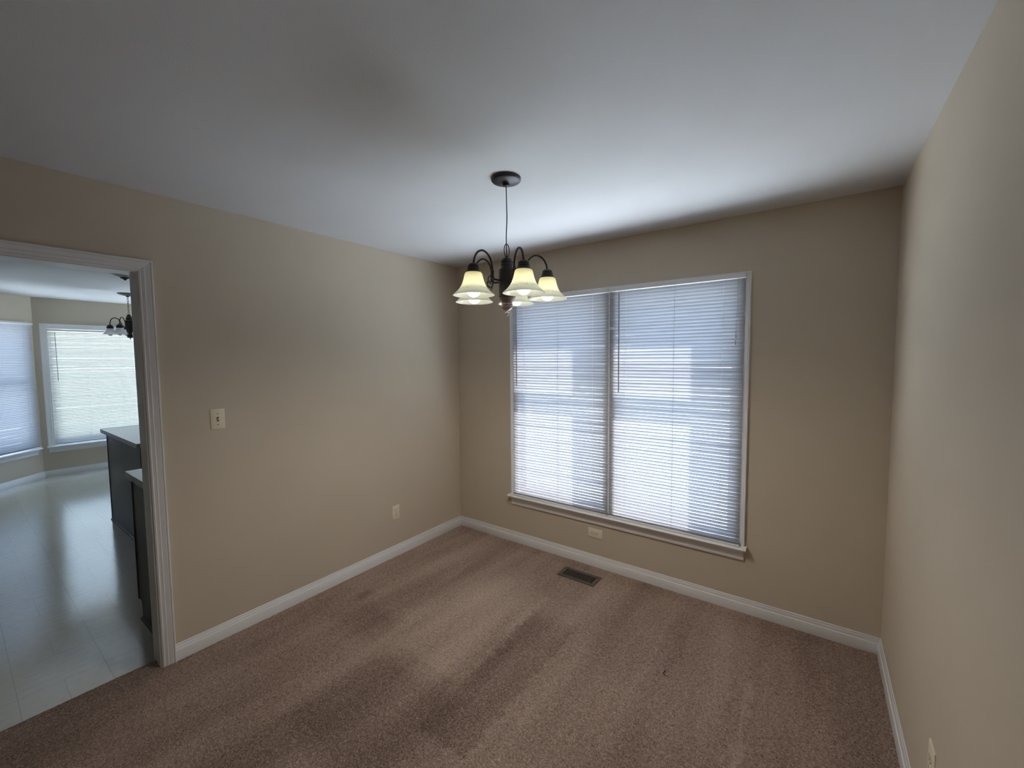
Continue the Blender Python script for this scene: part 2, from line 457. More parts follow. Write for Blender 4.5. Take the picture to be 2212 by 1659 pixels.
# casing profile: (across width from inner edge, thickness)
CP = [(0, 0), (0, 0.0075), (0.003, 0.010), (0.007, 0.0115), (0.0095, 0.0085), (0.013, 0.0085), (0.020, 0.0125), (0.024, 0.0135), (0.026, 0.0115), (0.045, 0.0165),
      (0.047, 0.0145), (0.050, 0.0180), (0.0545, 0.0185), (0.057, 0.016), (0.057, 0)]
def casing_rings(path, to3d):
    # path: list of (inner corner (a, z), outward direction (da, dz) for unit width)
    return [[to3d(c[0] + u * d[0], c[1] + u * d[1], t) for u, t in CP] for c, d in path]
ci0, ci1, cit = DY0 - 0.004, DY1 + 0.005, DZ + 0.005
to3 = lambda a, z, t: (t, a, z)
tr = empty('trim_1', (0, 0, 0)); struct(tr)
MB().sweep(casing_rings([((ci1, -0.004), (1, 0)), ((ci1, cit), (1, 1))], to3)).build('side_casing', M['trim'], tr, smooth=35)
MB().sweep(casing_rings([((ci1, cit), (1, 1)), ((ci0, cit), (-1, 1))], to3)).build('head_casing', M['trim'], tr, smooth=35)
MB().sweep(casing_rings([((ci0, cit), (-1, 1)), ((ci0, -0.004), (-1, 0))], to3)).build('side_casing', M['trim'], tr, smooth=35)
jb = MB().box(-WT - 0.001, 0.0005, DY1 - 0.001, DY1 + 0.018, -0.006, DZ + 0.018)
jb.build('side_jamb', M['trim'], tr)
MB().box(-WT - 0.001, 0.0005, DY0 - 0.018, DY0 + 0.001, -0.006, DZ + 0.018).build('side_jamb', M['trim'], tr)
MB().box(-WT - 0.001, 0.0005, DY0, DY1, DZ - 0.001, DZ + 0.018).build('head_jamb', M['trim'], tr)
to3k = lambda a, z, t: (-WT - t, a, z)
MB().sweep(casing_rings([((ci1, KF), (1, 0)), ((ci1, cit), (1, 1))], to3k)).build('kitchen_side_casing', M['trim'], tr, smooth=35)
MB().sweep(casing_rings([((ci1, cit), (1, 1)), ((ci0, cit), (-1, 1))], to3k)).build('kitchen_head_casing', M['trim'], tr, smooth=35)
# carpet edge strip in the opening
struct(MB().sweep([[(-0.092, y, -0.006), (-0.086, y, 0.004), (-0.060, y, 0.0045), (-0.05, y, -0.006)] for y in (DY0, DY1)]).build('trim_2', M['carpet']))

# ------------------------------------------------------------------ windows
def window(name, loc, rz, x0, x1, z0, z1, units, depth, rail):
    """local frame: x to the right seen from inside, -y into the room; opening x0..x1, z0..z1"""
    w = empty(name, loc, rz); struct(w)
    i0, i1, it = x0 + 0.004, x1 - 0.004, z1 - 0.005
    t3 = lambda a, z, t: (a, -t, z)
    MB().sweep(casing_rings([((i0, z0 + 0.02), (-1, 0)), ((i0, it), (-1, 1))], t3)).build('side_casing', M['trim'], w, smooth=35)
    MB().sweep(casing_rings([((i0, it), (-1, 1)), ((i1, it), (1, 1))], t3)).build('head_casing', M['trim'], w, smooth=35)
    MB().sweep(casing_rings([((i1, it), (1, 1)), ((i1, z0 + 0.02), (1, 0))], t3)).build('side_casing', M['trim'], w, smooth=35)
    o0, o1 = i0 - 0.057, i1 + 0.057
    # stool with rounded nose
    pr = [(0.10, z0), (-0.054, z0), (-0.060, z0 + 0.005), (-0.062, z0 + 0.010), (-0.060, z0 + 0.015), (-0.054, z0 + 0.020), (0.10, z0 + 0.020)]
    sx0, sx1 = o0 - 0.012, o1 + 0.012
    st = MB().sweep([[(sx0, y if y < 0 else -0.0005, z) for y, z in pr], [(x0, y if y < 0 else -0.0005, z) for y, z in pr]])
    st.sweep([[(x0 + 1e-4, y, z) for y, z in pr], [(x1 - 1e-4, y, z) for y, z in pr]])
    st.sweep([[(x1, y if y < 0 else -0.0005, z) for y, z in pr], [(sx1, y if y < 0 else -0.0005, z) for y, z in pr]])
    st.build('stool', M['trim'], w, smooth=40)
    ap = [(0, z0), (-0.040, z0), (-0.034, z0 - 0.014), (-0.020, z0 - 0.028), (-0.014, z0 - 0.045), (-0.013, z0 - 0.055), (-0.016, z0 - 0.058), (-0.016, z0 - 0.066), (-0.013, z0 - 0.072), (0, z0 - 0.072)]
    MB().sweep([[(o0 + 0.004, y, z) for y, z in ap], [(o0 + 0.018, y, z) for y, z in ap], [(o1 - 0.018, y, z) for y, z in ap], [(o1 - 0.004, y, z) for y, z in ap]]).build('apron', M['trim'], w, smooth=30)
    # jamb liner
    jl = MB()
    jl.box(x0, x0 + 0.016, 0.0, depth, z0, z1); jl.box(x1 - 0.016, x1, 0.0, depth, z0, z1)
    jl.box(x0 + 0.016, x1 - 0.016, 0.0, depth, z1 - 0.016, z1); jl.box(x0 + 0.016, x1 - 0.016, 0.09, depth + 0.03, z0 - 0.002, z0 + 0.03)
    a0, a1 = x0 + 0.016, x1 - 0.016
    uw = (a1 - a0 - 0.07 * (units - 1)) / units
    for k in range(units - 1):
        m0 = a0 + uw * (k + 1) + 0.07 * k
        jl.box(m0, m0 + 0.07, 0.0, depth, z0, z1 - 0.016)
        MB().box(m0 + 0.006, m0 + 0.0835, -0.010, 0.0, z0 + 0.021, z1 - 0.006).build('mullion_sun_block', M['trim'], w)  # unseen strip added to block sun through the slit between the blinds
    jl.build('window_frame', M['vinyl_white'], w)
    b0, b1 = z0 + 0.03, z1 - 0.016
    for k in range(units):
        u0 = a0 + k * (uw + 0.07); u1 = u0 + uw
        for (s0, s1, y, nm) in ((b0, b1, 0.07, 'fixed_sash'),) if rail is None else ((b0, rail + 0.02, 0.055, 'lower_sash'), (rail - 0.02, b1, 0.090, 'upper_sash')):
            q = MB()
            q.box(u0, u0 + 0.04, y, y + 0.03, s0, s1); q.box(u1 - 0.04, u1, y, y + 0.03, s0, s1)
            q.box(u0 + 0.04, u1 - 0.04, y, y + 0.03, s0, s0 + 0.042); q.box(u0 + 0.04, u1 - 0.04, y, y + 0.03, s1 - 0.042, s1)
            sash = q.build(nm, M['vinyl_white'], w)
            MB().box(u0 + 0.035, u1 - 0.035, y + 0.012, y + 0.017, s0 + 0.036, s1 - 0.036).build('pane', M['glass'], sash)
    return w
window('window_1', (0, 0, 0), 0, WX0, WX1, WZ0, WZ1, 2, WD, 1.43)

# ------------------------------------------------------------------ mini blinds
def blind(loc, rz, width, height, label, wand_x, wand_len, cords, pitch=0.0221, slat_w=0.025, tilt=66, seed=1, torn=None, lift_x=None, wand_mat='wand', slat_mat='slat', hdy=-0.0105):
    rnd = random.Random(seed)
    root = empty('mini_blind', loc, rz)
    tag(root, label, 'blind', 'white mini blinds in the windows')
    hw = width / 2
    # headrail: open channel with rolled front lip
    hp = [(-0.0135, 0), (-0.0135, 0.024), (-0.0115, 0.0255), (-0.0095, 0.024), (-0.0105, 0.0225), (-0.0120, 0.0225), (-0.0120, 0.0015), (0.0120, 0.0015), (0.0120, 0.024), (0.0135, 0.024), (0.0135, 0)]
    zt = height - 0.0255
    h = MB().sweep([[(x, y + hdy, zt + z) for y, z in hp] for x in (-hw, hw)])
    h.build('headrail', M['vinyl_white'], root, smooth=30)
    for s in (-1, 1):
        MB().box(s * hw - 0.002, s * hw + 0.002, hdy - 0.014, hdy + 0.014, zt - 0.0005, zt + 0.026).build('end_cap', M['vinyl_white'], root)
    # slats
    sl = MB()
    z = zt - 0.016
    zb = 0.026
    n = int((z - zb) / pitch) + 1
    NS = 5
    rest = 3                       # surplus slats lying on the bottom rail
    for i in range(n + rest):
        zz = z - i * pitch + rnd.uniform(-0.0008, 0.0008)
        th = R(tilt + rnd.uniform(-3.0, 3.0))
        if i >= n:
            zz = 0.0135 + (n + rest - 1 - i) * 0.0035
            th = R(rnd.uniform(2, 9))
        dz = rnd.uniform(-0.0012, 0.0012)
        x0, x1 = -hw + rnd.uniform(0, 0.002), hw - rnd.uniform(0, 0.002)
        if torn and i == torn[0]: x0 += torn[1]
        cols = []
        m = 8
        for c in range(m + 1):
            x = x0 + (x1 - x0) * c / m
            thx = th + R(1.6) * math.sin(c * 1.7 + i * 2.1)
            ring = []
            for k in range(NS):
                u = (k / (NS - 1) - 0.5)
                a, cr = u * slat_w, 0.0022 * (1 - 4 * u * u)
                # inner (room) edge high: u = -0.5 is the room edge
                y = a * math.cos(thx) + cr * math.sin(thx)
                zc = -a * math.sin(thx) + cr * math.cos(thx)
                ring.append((x, y, zz + zc + dz * (c / m - 0.5)))
            cols.append(ring)
        base = len(sl.v)
        for r_ in cols: sl.v += r_
        for c in range(m):
            for k in range(NS - 1):
                p = base + c * NS + k
                sl.f.append((p, p + 1, p + NS + 1, p + NS))
    o = sl.build('slats', M[slat_mat], root, smooth=60)
    # bottom rail
    bp = [(-0.011, 0.004), (-0.0125, 0.007), (-0.011, 0.012), (0.011, 0.012), (0.0125, 0.007), (0.011, 0.004), (0.004, 0.002), (-0.004, 0.002)]
    MB().sweep([[(x, y + hdy, z_) for y, z_ in bp] for x in (-hw, hw)]).build('bottom_rail', M['vinyl_white'], root, smooth=40)
    for cx_ in cords:
        t = MB()
        for yy in (-0.0088, 0.0088):
            t.tube([(cx_, yy, zt + 0.002), (cx_ + 0.0005, yy, height * 0.5), (cx_, yy, 0.006)], 0.0006, 5)
        t.build('ladder_cord', M['cord'], root)
    # tilt wand
    t = MB()
    wy = hdy - 0.026
    t.tube([(wand_x, hdy - 0.012, zt + 0.006), (wand_x, hdy - 0.022, zt + 0.002), (wand_x, wy, zt - 0.008), (wand_x, wy, zt - 0.022)], 0.0014, 6)
    wd = MB(); wd.tube([(wand_x, wy, zt - 0.018), (wand_x + 0.001, wy - 0.001, zt - wand_len)], 0.0036, 6)
    ob = wd.build('tilt_wand', M[wand_mat], root, smooth=30)
    t.build('wand_hook', M['tassel'], ob, smooth=40)
    if lift_x is not None:
        c = MB(); c.tube([(lift_x, -0.015, zt), (lift_x + 0.001, -0.019, zt - 0.15), (lift_x - 0.002, -0.018, zt - 0.33)], 0.0009, 5)
        c.tube([(lift_x + 0.003, -0.015, zt), (lift_x + 0.003, -0.020, zt - 0.15), (lift_x - 0.005, -0.019, zt - 0.37)], 0.0009, 5)
        lc = c.build('lift_cord', M['cord'], root)
        for dx, dzz in ((-0.002, -0.33), (-0.005, -0.37)):
            q = MB(); q.lathe([(0.0015, 0.0), (0.0032, -0.006), (0.0045, -0.024), (0.0040, -0.026)], (lift_x + dx, -0.019, zt + dzz), 10)
            q.build('tassel', M['tassel'], lc, smooth=40)
    return root
BY = -0.0235
zb0 = 0.4235
b1 = blind((1.0788, BY, zb0), 0, 0.854, 2.087 - zb0, 'white mini blind on the left half of the double window, behind the lit chandelier', 0.713 - 1.0788, 0.690, (0.772 - 1.0788, 1.384 - 1.0788), seed=3, lift_x=None)
b2 = blind((1.9415, BY, zb0), 0, 0.857, 2.089 - zb0, 'white mini blind with tassels, on the right half of the double window', 1.597 - 1.9415, 0.715, (1.637 - 1.9415, 2.251 - 1.9415), seed=5, torn=(11, 0.035), lift_x=2.328 - 1.9415)
for root, cx_ in ((b1, 1.082 - 1.0788), (b2, 1.960 - 1.9415)):
    MB().tube([(cx_, 0.002, 1.63), (cx_, 0.002, 0.006)], 0.0011, 5).build('centre_cord', M['wand'], root)
# pull cord looped over itself on the right blind
lp = MB()
x0 = 2.328 - 1.9415
lp.tube([(x0 - 0.030, -0.020, 1.485), (x0 - 0.024, -0.022, 1.505), (x0 - 0.012, -0.024, 1.522), (x0 + 0.002, -0.024, 1.525), (x0 + 0.012, -0.022, 1.512), (x0 + 0.022, -0.019, 1.494), (x0 + 0.036, -0.018, 1.466)], 0.0011, 6)
lp.build('pull_cord', M['cord'], b2)

# ------------------------------------------------------------------ wall plates
def plate_mesh(w, h):
    hw, hh = w / 2, h / 2
    rings = []
    for ins, d in ((0.0, 0.0), (0.0, 0.0022), (0.0018, 0.0042), (0.0045, 0.0052)):
        a, c = hw - ins, hh - ins
        rings.append([(-a, -d, -c), (a, -d, -c), (a, -d, c), (-a, -d, c)])
    return MB().sweep(rings)
def rotv(p, flip):
    return (p[2], p[1], -p[0]) if flip else p
def disc(mb, x, z, r, y0, y1, n=16, sz=1.0, flip=False):
    ring = lambda y: [rotv((x + r * math.cos(2 * PI * k / n), y, z + max(-sz, min(sz, math.sin(2 * PI * k / n))) * r), flip) for k in range(n)]
    mb.sweep([ring(y0), ring(y1)])
def qbox(mb, x0, x1, y0, y1, z0, z1, flip=False):
    a = rotv((x0, y0, z0), flip); c = rotv((x1, y1, z1), flip)
    mb.box(min(a[0], c[0]), max(a[0], c[0]), min(a[1], c[1]), max(a[1], c[1]), min(a[2], c[2]), max(a[2], c[2]))
def outlet(loc, rz, label, flip=False):
    o = empty('wall_outlet', loc, rz); tag(o, label, 'outlet', 'ivory duplex outlets on the walls')
    w, h = (0.115, 0.070) if flip else (0.070, 0.115)
    pl = plate_mesh(w, h).build('cover_plate', M['ivory'], o, smooth=30)
    for s in (-1, 1):
        cz = s * 0.0195
        r = MB(); disc(r, 0, cz, 0.0172, -0.0050, -0.0072, 24, 0.82, flip)
        rc = r.build('receptacle', M['ivory'], o, smooth=30)
        q = MB()
        qbox(q, -0.0075, -0.0055, -0.0070, -0.0075, cz - 0.001, cz + 0.0085, flip)
        qbox(q, 0.0050, 0.0072, -0.0070, -0.0075, cz + 0.0005, cz + 0.0075, flip)
        disc(q, 0, cz - 0.0075, 0.0027, -0.0070, -0.0075, 10, 1, flip)
        q.build('slots', M['dark_slot'], rc)
    s = MB(); disc(s, 0, 0, 0.003, -0.005, -0.0066, 12, 1, flip); s.build('screw', M['screw'], o)
    return o
outlet((0, -0.7627, 0.357), R(90), 'ivory upright outlet low on the left wall near the corner')
outlet((1.397, 0, 0.2567), 0, 'ivory sideways outlet under the window sill', flip=True)
outlet((W, -1.150, 0.345), R(-90), 'ivory outlet on the right wall, cut off at the bottom edge')

sw = empty('light_switch', (0, -1.9692, 1.2692), R(90)); tag(sw, 'ivory toggle switch plate on the left wall beside the doorway', 'light switch')
plate_mesh(0.0705, 0.1150).build('cover_plate', M['ivory'], sw, smooth=30)
q = MB().box(-0.0055, 0.0055, -0.0054, -0.0048, -0.0125, 0.0125); q.build('toggle_slot', M['dark_slot'], sw)
tg = MB().sweep([[(-0.0042, -0.005, 0.001), (0.0042, -0.005, 0.001), (0.0042, -0.005, -0.0085), (-0.0042, -0.005, -0.0085)],
                 [(-0.0034, -0.0165, 0.0085), (0.0034, -0.0165, 0.0085), (0.0034, -0.0165, 0.0020), (-0.0034, -0.0165, 0.0020)]])
tg.build('toggle', M['ivory'], sw)
for z in (-0.0302, 0.0302):
    s = MB(); disc(s, 0, z, 0.0032, -0.005, -0.0066, 12); s.build('screw', M['screw'], sw)

# ------------------------------------------------------------------ floor register
fr = empty('floor_register', (1.368, -0.211, 0.0)); tag(fr, 'taupe metal floor vent set in the brown carpet below the window', 'floor vent')
fx, fy = 0.146, 0.070
b = MB()
ix, iy = 0.116, 0.042
pr = lambda d0, d1, z0, z1: None
b.box(-fx, -ix, -fy, fy, 0.001, 0.007); b.box(ix, fx, -fy, fy, 0.001, 0.007); b.box(-ix, ix, -fy, -iy, 0.001, 0.007); b.box(-ix, ix, iy, fy, 0.001, 0.007)
b.build('face_plate', M['register'], fr, bevel=0.002)
b = MB()
NB = 18
for k in range(1, NB):
    x = -ix + 2 * ix * k / NB
    b.box(x - 0.0026, x + 0.0026, -iy, iy, 0.0018, 0.0062)
b.build('louvers', M['register'], fr)
MB().box(-ix, ix, -iy, iy, 0.0006, 0.0012).build('damper', M['duct'], fr)

# dark thread on the carpet
t = MB()
PX = [(2.1437, -0.7789), (2.1459, -0.7850), (2.1459, -0.7908), (2.1435, -0.7975), (2.1425, -0.8044), (2.1433, -0.8120), (2.1490, -0.8155), (2.1550, -0.8172), (2.1623, -0.8200), (2.1690, -0.8165)]
t.tube([(x, y, 0.0035) for x, y in PX], [0.0008, 0.0014, 0.0016, 0.0017, 0.0018, 0.0018, 0.0016, 0.0013, 0.0010, 0.0006], 6)
tag(t.build('thread', M['hair'], None, smooth=60), 'short dark curled thread lying on the brown carpet', 'thread')

# ------------------------------------------------------------------ dining chandelier
def arc_smooth(pts, n=5):
    out = []
    P = [Vector(p) for p in pts]
    for i in range(len(P) - 1):
        p0 = P[max(i - 1, 0)]; p1 = P[i]; p2 = P[i + 1]; p3 = P[min(i + 2, len(P) - 1)]
        for k in range(n):
            t = k / n
            out.append(0.5 * ((2 * p1) + (-p0 + p2) * t + (2 * p0 - 5 * p1 + 4 * p2 - p3) * t * t + (-p0 + 3 * p1 - 3 * p2 + p3) * t ** 3))
    out.append(P[-1]); return out

def polar(az, rz_list): return [(r * math.cos(az), r * math.sin(az), z) for r, z in rz_list]
CZ = 1.880       # rim height
ch = empty('chandelier', (1.5203, -1.2644, CZ)); tag(ch, 'bronze five-light chandelier with lit cream bell shades, hanging on a thin cord', 'chandelier')
zz = lambda z: z - CZ
MB().lathe([(0.001, zz(2.44)), (0.0690, zz(2.44)), (0.0695, zz(2.4300)), (0.0685, zz(2.4275)), (0.0655, zz(2.4270)), (0.0655, zz(2.4245)), (0.0630, zz(2.4230)), (0.0450, zz(2.4195)), (0.0280, zz(2.4180)), (0.0200, zz(2.4165)),
            (0.0155, zz(2.4120)), (0.0150, zz(2.4050)), (0.0120, zz(2.4020)), (0.0060, zz(2.4005)), (0.001, zz(2.4005))], n=48, cap0=False, cap1=False).build('canopy', M['bronze'], ch, smooth=30)
MB().tube(arc_smooth([(0, 0, zz(2.403)), (0.0012, 0.001, zz(2.33)), (0.002, 0.0015, zz(2.25)), (-0.001, -0.001, zz(2.17)), (0, 0, zz(2.079))]), 0.0024, 8).build('cord', M['bronze'], ch, smooth=60)
ca = R(-53.3 + 90)
lpts = [(0.0135 * math.cos(t) * math.cos(ca + 0.5), 0.0135 * math.cos(t) * math.sin(ca + 0.5), zz(2.106) + 0.031 * math.sin(t)) for t in [2 * PI * k / 28 for k in range(28)]]
MB().tube(lpts, 0.0022, 8, closed=True).build('hanging_loop', M['bronze'], ch, smooth=60)
MB().lathe([(0.001, zz(2.082)), (0.006, zz(2.081)), (0.007, zz(2.074)), (0.014, zz(2.072)), (0.023, zz(2.066)), (0.0275, zz(2.056)), (0.028, zz(2.050)), (0.0265, zz(2.047)), (0.027, zz(2.044)), (0.0285, zz(2.040)),
            (0.0285, zz(2.034)), (0.027, zz(2.031)), (0.029, zz(2.027)), (0.030, zz(2.020)), (0.037, zz(2.0185)), (0.0385, zz(2.014)), (0.0385, zz(1.896)), (0.040, zz(1.893)), (0.040, zz(1.889)), (0.036, zz(1.886))], n=40, cap0=False, cap1=True).build('body', M['bronze'], ch, smooth=35)
MB().lathe([(0.030, zz(1.8875)), (0.039, zz(1.8870)), (0.036, zz(1.878)), (0.030, zz(1.870)), (0.0265, zz(1.863)), (0.0255, zz(1.859)), (0.027, zz(1.857)), (0.027, zz(1.848)), (0.0258, zz(1.846)), (0.027, zz(1.844)),
            (0.0265, zz(1.840)), (0.022, zz(1.832)), (0.014, zz(1.827)), (0.009, zz(1.8245))], n=40).build('lower_cup', M['bronze_light'], ch, smooth=35)
MB().lathe([(0.006, zz(1.8255)), (0.006, zz(1.819)), (0.0095, zz(1.816)), (0.0100, zz(1.812)), (0.006, zz(1.806)), (0.004, zz(1.8035)), (0.0055, zz(1.801)), (0.004, zz(1.7975)), (0.001, zz(1.796))], n=24).build('finial', M['bronze_light'], ch, smooth=45)
ARM = [(0.036, 1.9630), (0.060, 1.9628), (0.078, 1.9655), (0.0850, 1.976), (0.0860, 1.992), (0.0885, 2.022), (0.0975, 2.052), (0.116, 2.075), (0.143, 2.0850), (0.170, 2.073), (0.187, 2.047), (0.1935, 2.018)]
SC1 = [(0.086, 1.9435), (0.094, 1.9400), (0.104, 1.9440), (0.1115, 1.9540), (0.1115, 1.9660), (0.105, 1.9745), (0.097, 1.9725), (0.0945, 1.9660), (0.0985, 1.9625)]
SC2 = [(0.078, 1.9630), (0.082, 1.9480), (0.088, 1.9345), (0.098, 1.9265), (0.110, 1.9285), (0.1175, 1.9385), (0.1165, 1.9480), (0.1115, 1.9500)]
AR = 0.194
SHADE = [(0.0335, 0.1000), (0.0385, 0.0950), (0.0410, 0.0860), (0.0435, 0.0740), (0.0475, 0.0600), (0.0535, 0.0450), (0.0620, 0.0310), (0.0720, 0.0190), (0.0830, 0.0090), (0.0905, 0.0030), (0.0936, 0.0000)]
shade_prof = SHADE + [(r - 0.0028, z - (0.0012 if i == 0 else 0.0)) for i, (r, z) in enumerate(reversed(SHADE))]
for k in range(5):
    az = R(40.63 + 72 * k)
    ax, ay = AR * math.cos(az), AR * math.sin(az)
    a = MB(); a.tube(arc_smooth(polar(az, [(r, zz(z)) for r, z in ARM])), 0.0046, 10)
    a.lathe([(0.001, zz(1.966)), (0.0072, zz(1.966)), (0.0072, zz(1.972)), (0.0060, zz(1.974)), (0.0060, zz(1.996)), (0.0078, zz(1.998)), (0.0078, zz(2.002)), (0.0055, zz(2.004))], (0.086 * math.cos(az), 0.086 * math.sin(az), 0), 14)
    arm = a.build('arm', M['bronze'], ch, smooth=50)
    s = MB(); s.tube(arc_smooth(polar(az, [(r, zz(z)) for r, z in SC1])), 0.0021, 8); s.tube(arc_smooth(polar(az, [(r, zz(z)) for r, z in SC2])), 0.0021, 8)
    s.build('scroll', M['bronze'], arm, smooth=60)
    MB().lathe([(0.001, zz(2.0215)), (0.010, zz(2.0210)), (0.019, zz(2.0170)), (0.0245, zz(2.0090)), (0.0250, zz(2.0050)), (0.0240, zz(2.0030)), (0.0262, zz(2.0000)), (0.0275, zz(1.9960)), (0.0270, zz(1.9930)), (0.0300, zz(1.9890)),
                (0.0320, zz(1.9830)), (0.0335, zz(1.9770)), (0.030, zz(1.9765))], (ax, ay, 0), 32).build('socket_cup', M['bronze'], arm, smooth=35)
    sh = MB(); sh.lathe(shade_prof, (ax, ay, 0), 48, ring=True)
    sh.build('lamp_shade', M['amber_glass'], ch, smooth=60)
    bl = MB(); bl.lathe([(0.001, -0.0085), (0.010, -0.0072), (0.019, -0.0030), (0.0265, 0.0050), (0.0300, 0.0150), (0.0300, 0.0240), (0.0265, 0.0350), (0.0200, 0.0480), (0.0150, 0.0600), (0.0135, 0.0720), (0.013, 0.090)], (ax, ay, 0), 28)
    bl.build('bulb', M['bulb'], ch, smooth=70)
    ld = bpy.data.lights.new('bulb_light', 'SPOT'); ld.energy = LAMP_W; ld.color = (1.0, 0.93, 0.82)
    ld.spot_size = R(178); ld.spot_blend = 0.82; ld.shadow_soft_size = 0.03
    lo = bpy.data.objects.new('bulb_light', ld); COL.objects.link(lo); lo.parent = ch; lo.location = (ax, ay, -0.042)

# ------------------------------------------------------------------ kitchen shell
KX = -5.9
KY0, KY1 = -4.6, 1.2
BYA, BYB = -2.110, -0.36          # ends of the flat bay wall
SX = -4.85                         # where the bay meets the straight kitchen wall
poly = [(-0.085, KY0), (-0.085, KY1), (SX, KY1), (SX, BYB + (KX - SX) * -1), (KX, BYB), (KX, BYA), (SX, BYA - (SX - KX)), (SX, KY0)]
struct(MB().prism(poly, -0.12, KF).build('floor_kitchen', M['vinyl_floor']))
polyc = [(-WT / 2, KY0 - .1), (-WT / 2, KY1 + .1), (SX - .12, KY1 + .1), (SX - .12, BYB + (SX - KX) + .05), (KX - .12, BYB + .05), (KX - .12, BYA - .05), (SX - .12, BYA - (SX - KX) - .05), (SX - .12, KY0 - .1)]
struct(MB().prism(polyc, KH, KH + 0.1).build('ceiling_kitchen', M['ceiling']))
def wall_run(name, p0, p1, openings=(), th=0.12, z0=-0.12, z1=KH + 0.1, ext0=0.0, ext1=0.0):
    """p0 -> p1 with the room on the right-hand side normal; local x along the run, +y outward"""
    d = Vector((p1[0] - p0[0], p1[1] - p0[1])); L = d.length; ang = math.atan2(d.y, d.x)
    M4 = Matrix.Translation((p0[0], p0[1], 0)) @ Matrix.Rotation(ang, 4, 'Z')
    b = MB(); x = -ext0
    for (a0, a1, c0, c1) in openings:
        b.box(x, a0, 0, th, z0, z1, M4); b.box(a0, a1, 0, th, z0, c0, M4); b.box(a0, a1, 0, th, c1, z1, M4); x = a1
    b.box(x, L + ext1, 0, th, z0, z1, M4)
    return struct(b.build(name, M['wall'])), ang
# local frame of a kitchen wall: x to the right seen from inside, +y outside
W2A, W2B = 0.108, 1.640
wall_run('wall_bay_centre', (KX, BYA), (KX, BYB), [(W2A, W2B, 0.405, 2.080)], ext0=0.0, ext1=0.0)
LB = (SX - KX) * math.sqrt(2)
P1 = (SX, BYA - (SX - KX))
W1B = LB - 0.125; W1A = W1B - 0.80
wall_run('wall_bay_left', P1, (KX, BYA), [(W1A, W1B, 0.405, 2.080)], ext1=0.05)
P2 = (SX, BYB + (SX - KX))
wall_run('wall_bay_right', (KX, BYB), P2, [(LB - W1B, LB - W1A, 0.405, 2.080)], ext0=0.05)
wall_run('wall_kitchen_far_left', (SX, KY0), P1)
wall_run('wall_kitchen_far_right', P2, (SX, KY1))
wall_run('wall_kitchen_left', (-WT, KY0), (SX, KY0), ext1=0.12)
wall_run('wall_kitchen_right', (SX, KY1), (-WT, KY1), ext0=0.12)
window('window_2', (KX, BYA, 0), R(90), W2A, W2B, 0.405, 2.080, 1, 0.12, None)
window('window_3', (P1[0], P1[1], 0), R(135), W1A, W1B, 0.405, 2.080, 1, 0.12, 1.24)
window('window_4', (KX, BYB, 0), R(45), LB - W1B, LB - W1A, 0.405, 2.080, 1, 0.12, 1.24)
s2 = math.sqrt(.5)
TM = math.tan(R(22.5))
baseboard('baseboard_bay_centre', (KX, BYA), (KX, BYB), (1, 0), TM, -TM, KF)
baseboard('baseboard_bay_left', P1, (KX, BYA), (s2, s2), 0, -TM, KF)
baseboard('baseboard_bay_right', (KX, BYB), P2, (s2, -s2), TM, 0, KF)

def wloc(p, ang, x, y, z):
    return (p[0] + x * math.cos(ang) - y * math.sin(ang), p[1] + x * math.sin(ang) + y * math.cos(ang), z)
bw = W2B - W2A - 0.036
blind(wloc((KX, BYA), R(90), (W2A + W2B) / 2, 0.028, 0.430), R(90), bw, 2.058 - 0.430, 'white kitchen blind filling the bright bay window, beside the unlit chandelier', -bw / 2 + 0.072, 0.70,
      (-bw / 2 + 0.075, -bw / 2 + 0.37, 0.0, bw / 2 - 0.1), seed=11, tilt=-66, hdy=0.0, slat_mat='slat_thin')
bw = 0.80 + 0.090
blind(wloc(P1, R(135), (W1A + W1B) / 2, -0.040, 0.436), R(135), bw, 2.125 - 0.436, 'bluish shaded kitchen blind on the angled bay wall, cut off by the photo edge', -bw / 2 + 0.072, 0.70,
      (-bw / 2 + 0.12, bw / 2 - 0.12), seed=12, tilt=74)

# ------------------------------------------------------------------ kitchen cabinets
cb = empty('base_cabinet', (-0.41, -1.7, KF)); tag(cb, 'dark brown base cabinet against the partition, just inside the doorway', 'cabinet', 'dark brown kitchen cabinets')
def rel(o, box): return (box[0] - o.location.x, box[1] - o.location.x, box[2] - o.location.y, box[3] - o.location.y, box[4] - o.location.z, box[5] - o.location.z)
b = MB()
b.box(*rel(cb, (-0.690, -WT - 0.002, -2.205, -1.2, 0.10, 0.874)))
b.build('carcass', M['wood'], cb)
# end panel with toe notch
prof = [(-0.700, 0.105), (-0.700, 0.874), (-WT - 0.002, 0.874), (-WT - 0.002, KF), (-0.630, KF), (-0.630, 0.075), (-0.645, 0.105)]
e = MB().sweep([[(x + 0.41, y + 1.7, z - KF) for x, z in prof] for y in (-2.215, -2.205)])
e.build('end_panel', M['wood'], cb)
MB().box(*rel(cb, (-0.702, -0.684, -2.219, -2.2155, 0.105, 0.874))).build('face_frame', M['wood_dark'], cb)
MB().box(*rel(cb, (-0.632, -0.615, -2.204, -1.2, KF, 0.10))).build('toe_kick', M['wood_dark'], cb)
qr = [(0, 0), (0.012, 0), (0.0105, 0.006), (0.006, 0.0105), (0, 0.013)]
MB().sweep([[(x + 0.41, -2.2152 - d + 1.7, h) for d, h in qr] for x in (-0.636, -WT - 0.002)]).build('shoe_moulding', M['wood_dark'], cb)
